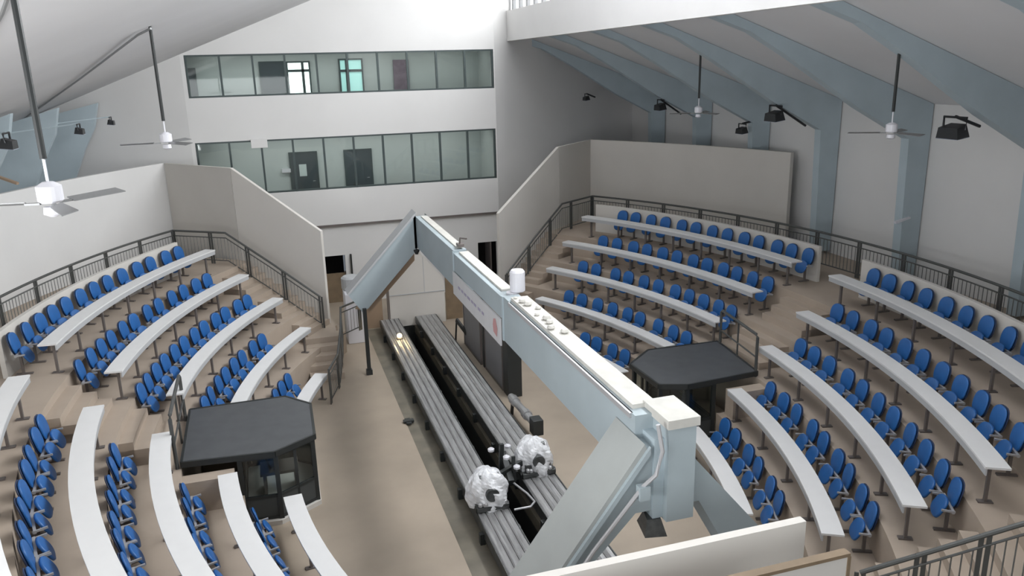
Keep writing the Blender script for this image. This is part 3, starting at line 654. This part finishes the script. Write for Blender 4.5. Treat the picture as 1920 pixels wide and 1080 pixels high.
# ------------------------------------------------------------------ ceiling fans
def fan(top, zm, ang, lab, br=.62, sc=1):
    x, y, zt = top
    rt = empty('ceiling_fan', (x, y, zm), lab, 'fan', 'white ceiling fans on long rods')
    mb = MB(); mb.tube([(x, y, zm+.42*sc), (x, y, zt)], .032, 8); child_at(mb.build('down_rod', 'dark'), rt)
    mb = MB(); mb.tube([(x, y, zm+.12*sc), (x, y, zm+.42*sc)], .014, 6); mb.lathe([(.09*sc, 0), (.115*sc, .02), (.115*sc, .16*sc), (.05*sc, .2*sc)], (x, y, zm)); mb.lathe([(.03, 0), (.085*sc, .03), (.075*sc, .1*sc)], (x, y, zm-.14*sc)); child_at(mb.build('motor', 'fanw', bevel=0), rt)
    for k in range(3):
        a = R(ang+120*k); d = Vector((math.cos(a), math.sin(a), 0)); c = Vector((x, y, zm-.01))
        mb = MB(); mb.bar(c+d*.1, c+d*.24, .04, .02); s_ = Vector((-d.y, d.x, 0)); p = c+d*.22; q = c+d*(.22+br)
        mb.quadbox([p-s_*.05+Vector((0, 0, -.012)), q-s_*.07+Vector((0, 0, -.012)), q+s_*.07+Vector((0, 0, .02)), p+s_*.05+Vector((0, 0, .02)), p-s_*.05+Vector((0, 0, -.002)), q-s_*.07+Vector((0, 0, -.002)), q+s_*.07+Vector((0, 0, .03)), p+s_*.05+Vector((0, 0, .03))])
        child_at(mb.build('blade', 'fang'), rt)
fan((-6.4, -3.75, 9.85), 7.82, 172, 'white ceiling fan on a thick dark rod, nearest at the far left')
fan((-6.22, 5.0, 9.92), 7.68, 185, 'white ceiling fan on a thin rod left of the window bands')
fan((8.1, 1.25, 9.4), 7.45, 150, 'white ceiling fan on the right, in front of the widest grey blue column')
fan((8.0, 8.85, 9.45), 7.5, 160, 'small distant white ceiling fan above the far right gallery wall')
# conduits on the lining
def conduit(pts, lab): tag(MB().tube(pts, .022, 6).build('conduit', 'fang'), lab, 'pipe')
conduit([(-6.2, 4.9, 9.84), (-6.5, 5.3, 9.74), (-8.59, 10.53, 8.94), (-12.1, 18.7, 7.6)], 'thin grey conduit running down the left roof lining from the fan rod')
conduit([(-6.45, -3.6, 9.77), (-6.8, -2.6, 9.63), (-7.6, -.6, 9.32)], 'short grey conduit at the top left corner beside the thick fan rod')

# ------------------------------------------------------------------ floodlights on arms
def flood(base, head, yaw, lab, sc=1, am='lamp', ar=.036):
    b = Vector(base); h = Vector(head); rt = empty('arm_floodlight', b, lab, 'floodlight', 'black floodlights on arms')
    m = h+Vector((0, 0, .18*sc))
    mb = MB(); mb.tube([b, m], ar, 6); child_at(mb.build('arm', am), rt)
    d = Vector((math.cos(R(yaw)), math.sin(R(yaw)), 0)); s_ = Vector((-d.y, d.x, 0))
    mb = MB(); mb.tube([h-s_*.2*sc, h-s_*.2*sc+Vector((0, 0, .17*sc)), h+s_*.2*sc+Vector((0, 0, .17*sc)), h+s_*.2*sc], .016*sc+.005, 6); child_at(mb.build('bracket', 'lamp'), rt)
    mb = MB(); u = Vector((0, 0, 1)); a = .17*sc; f = .12*sc
    P8 = [h-s_*a-d*f-u*.10*sc, h+s_*a-d*f-u*.10*sc, h+s_*a*1.15+d*f-u*.13*sc, h-s_*a*1.15+d*f-u*.13*sc, h-s_*a*.8-d*f*.6+u*.08*sc, h+s_*a*.8-d*f*.6+u*.08*sc, h+s_*a+d*f+u*.02*sc, h-s_*a+d*f+u*.02*sc]
    mb.quadbox(P8); hd = mb.build('lamp_head', 'lamp'); child_at(hd, rt)
    mb = MB(); mb.quadbox([p-u*.012 for p in P8[:4]]+[p-u*.002 for p in P8[:4]]); g_ = mb.build('lamp_glass', 'lampglass'); child_at(g_, rt)
flood((10.6, 1.4, 7.45), (9.9, 1.4, 7.42), 180, 'large black floodlight on an arm at the far right', 1.5)
flood((11.4, 8.35, 7.0), (10.3, 8.35, 7.38), 180, 'black floodlight on an arm above the right gallery wall', 1.5)
flood((11.3, 15.8, 7.0), (10.4, 15.8, 7.35), 180, 'distant black floodlight beside the far fan on the right', 1.3)
flood((11.9, 12.0, 6.9), (11.55, 11.95, 6.65), 180, 'small black floodlight low on the middle right column', 1.1)
flood((9.3, 19.6, 7.6), (8.9, 19.6, 7.6), 180, 'farthest tiny floodlight, left of the right columns', .9)
flood((-10.7, 8.4, 7.75), (-9.5, 6.9, 7.7), 0, 'black floodlight at the left picture edge near the columns', 1.1, 'steel', .022)
flood((-10.7, 12.0, 7.6), (-9.1, 12.0, 7.6), 0, 'black floodlight on an arm above the left columns', .9, 'steel', .022)
flood((-10.7, 15.2, 7.6), (-8.9, 15.8, 7.6), 0, 'small dark floodlight right of the left columns', .8, 'steel', .018)
tag(MB().bar((-11.3, 12.0, 6.5), (-10.7, 11.6, 6.3), .08, .06).build('bracket_stub', 'tan'), 'small tan bracket sticking out between the left columns', 'bracket')
tag(MB().bar((11.75, 4.76, 4.62), (12.25, 4.79, 4.72), .1, .05).build('white_streak', 'fanw'), 'small white streak low on the widest right column', 'plate')  # plain white bar standing in for a pale streak at the column

# ------------------------------------------------------------------ near end parapets
mb = MB(); mb.box(-6, .97, -5.85, -5.74, 0, 4.0); struct(mb, 'wall_near', 'warmwall')
mb = MB(); mb.box(-6, .98, -6.52, -6.44, 0, 3.98); struct(mb, 'wall_near_inner', 'warmwall')
mb = MB(); mb.box(-6, 1.0, -6.53, -6.43, 3.98, 4.02); mb.box(.97, 1.01, -6.53, -6.43, 0, 3.98); struct(mb, 'trim_8', 'brown')
mb = MB(); mb.box(.2, .96, -6.42, -5.86, 3.35, 3.4); struct(mb, 'trim_9', 'desk')
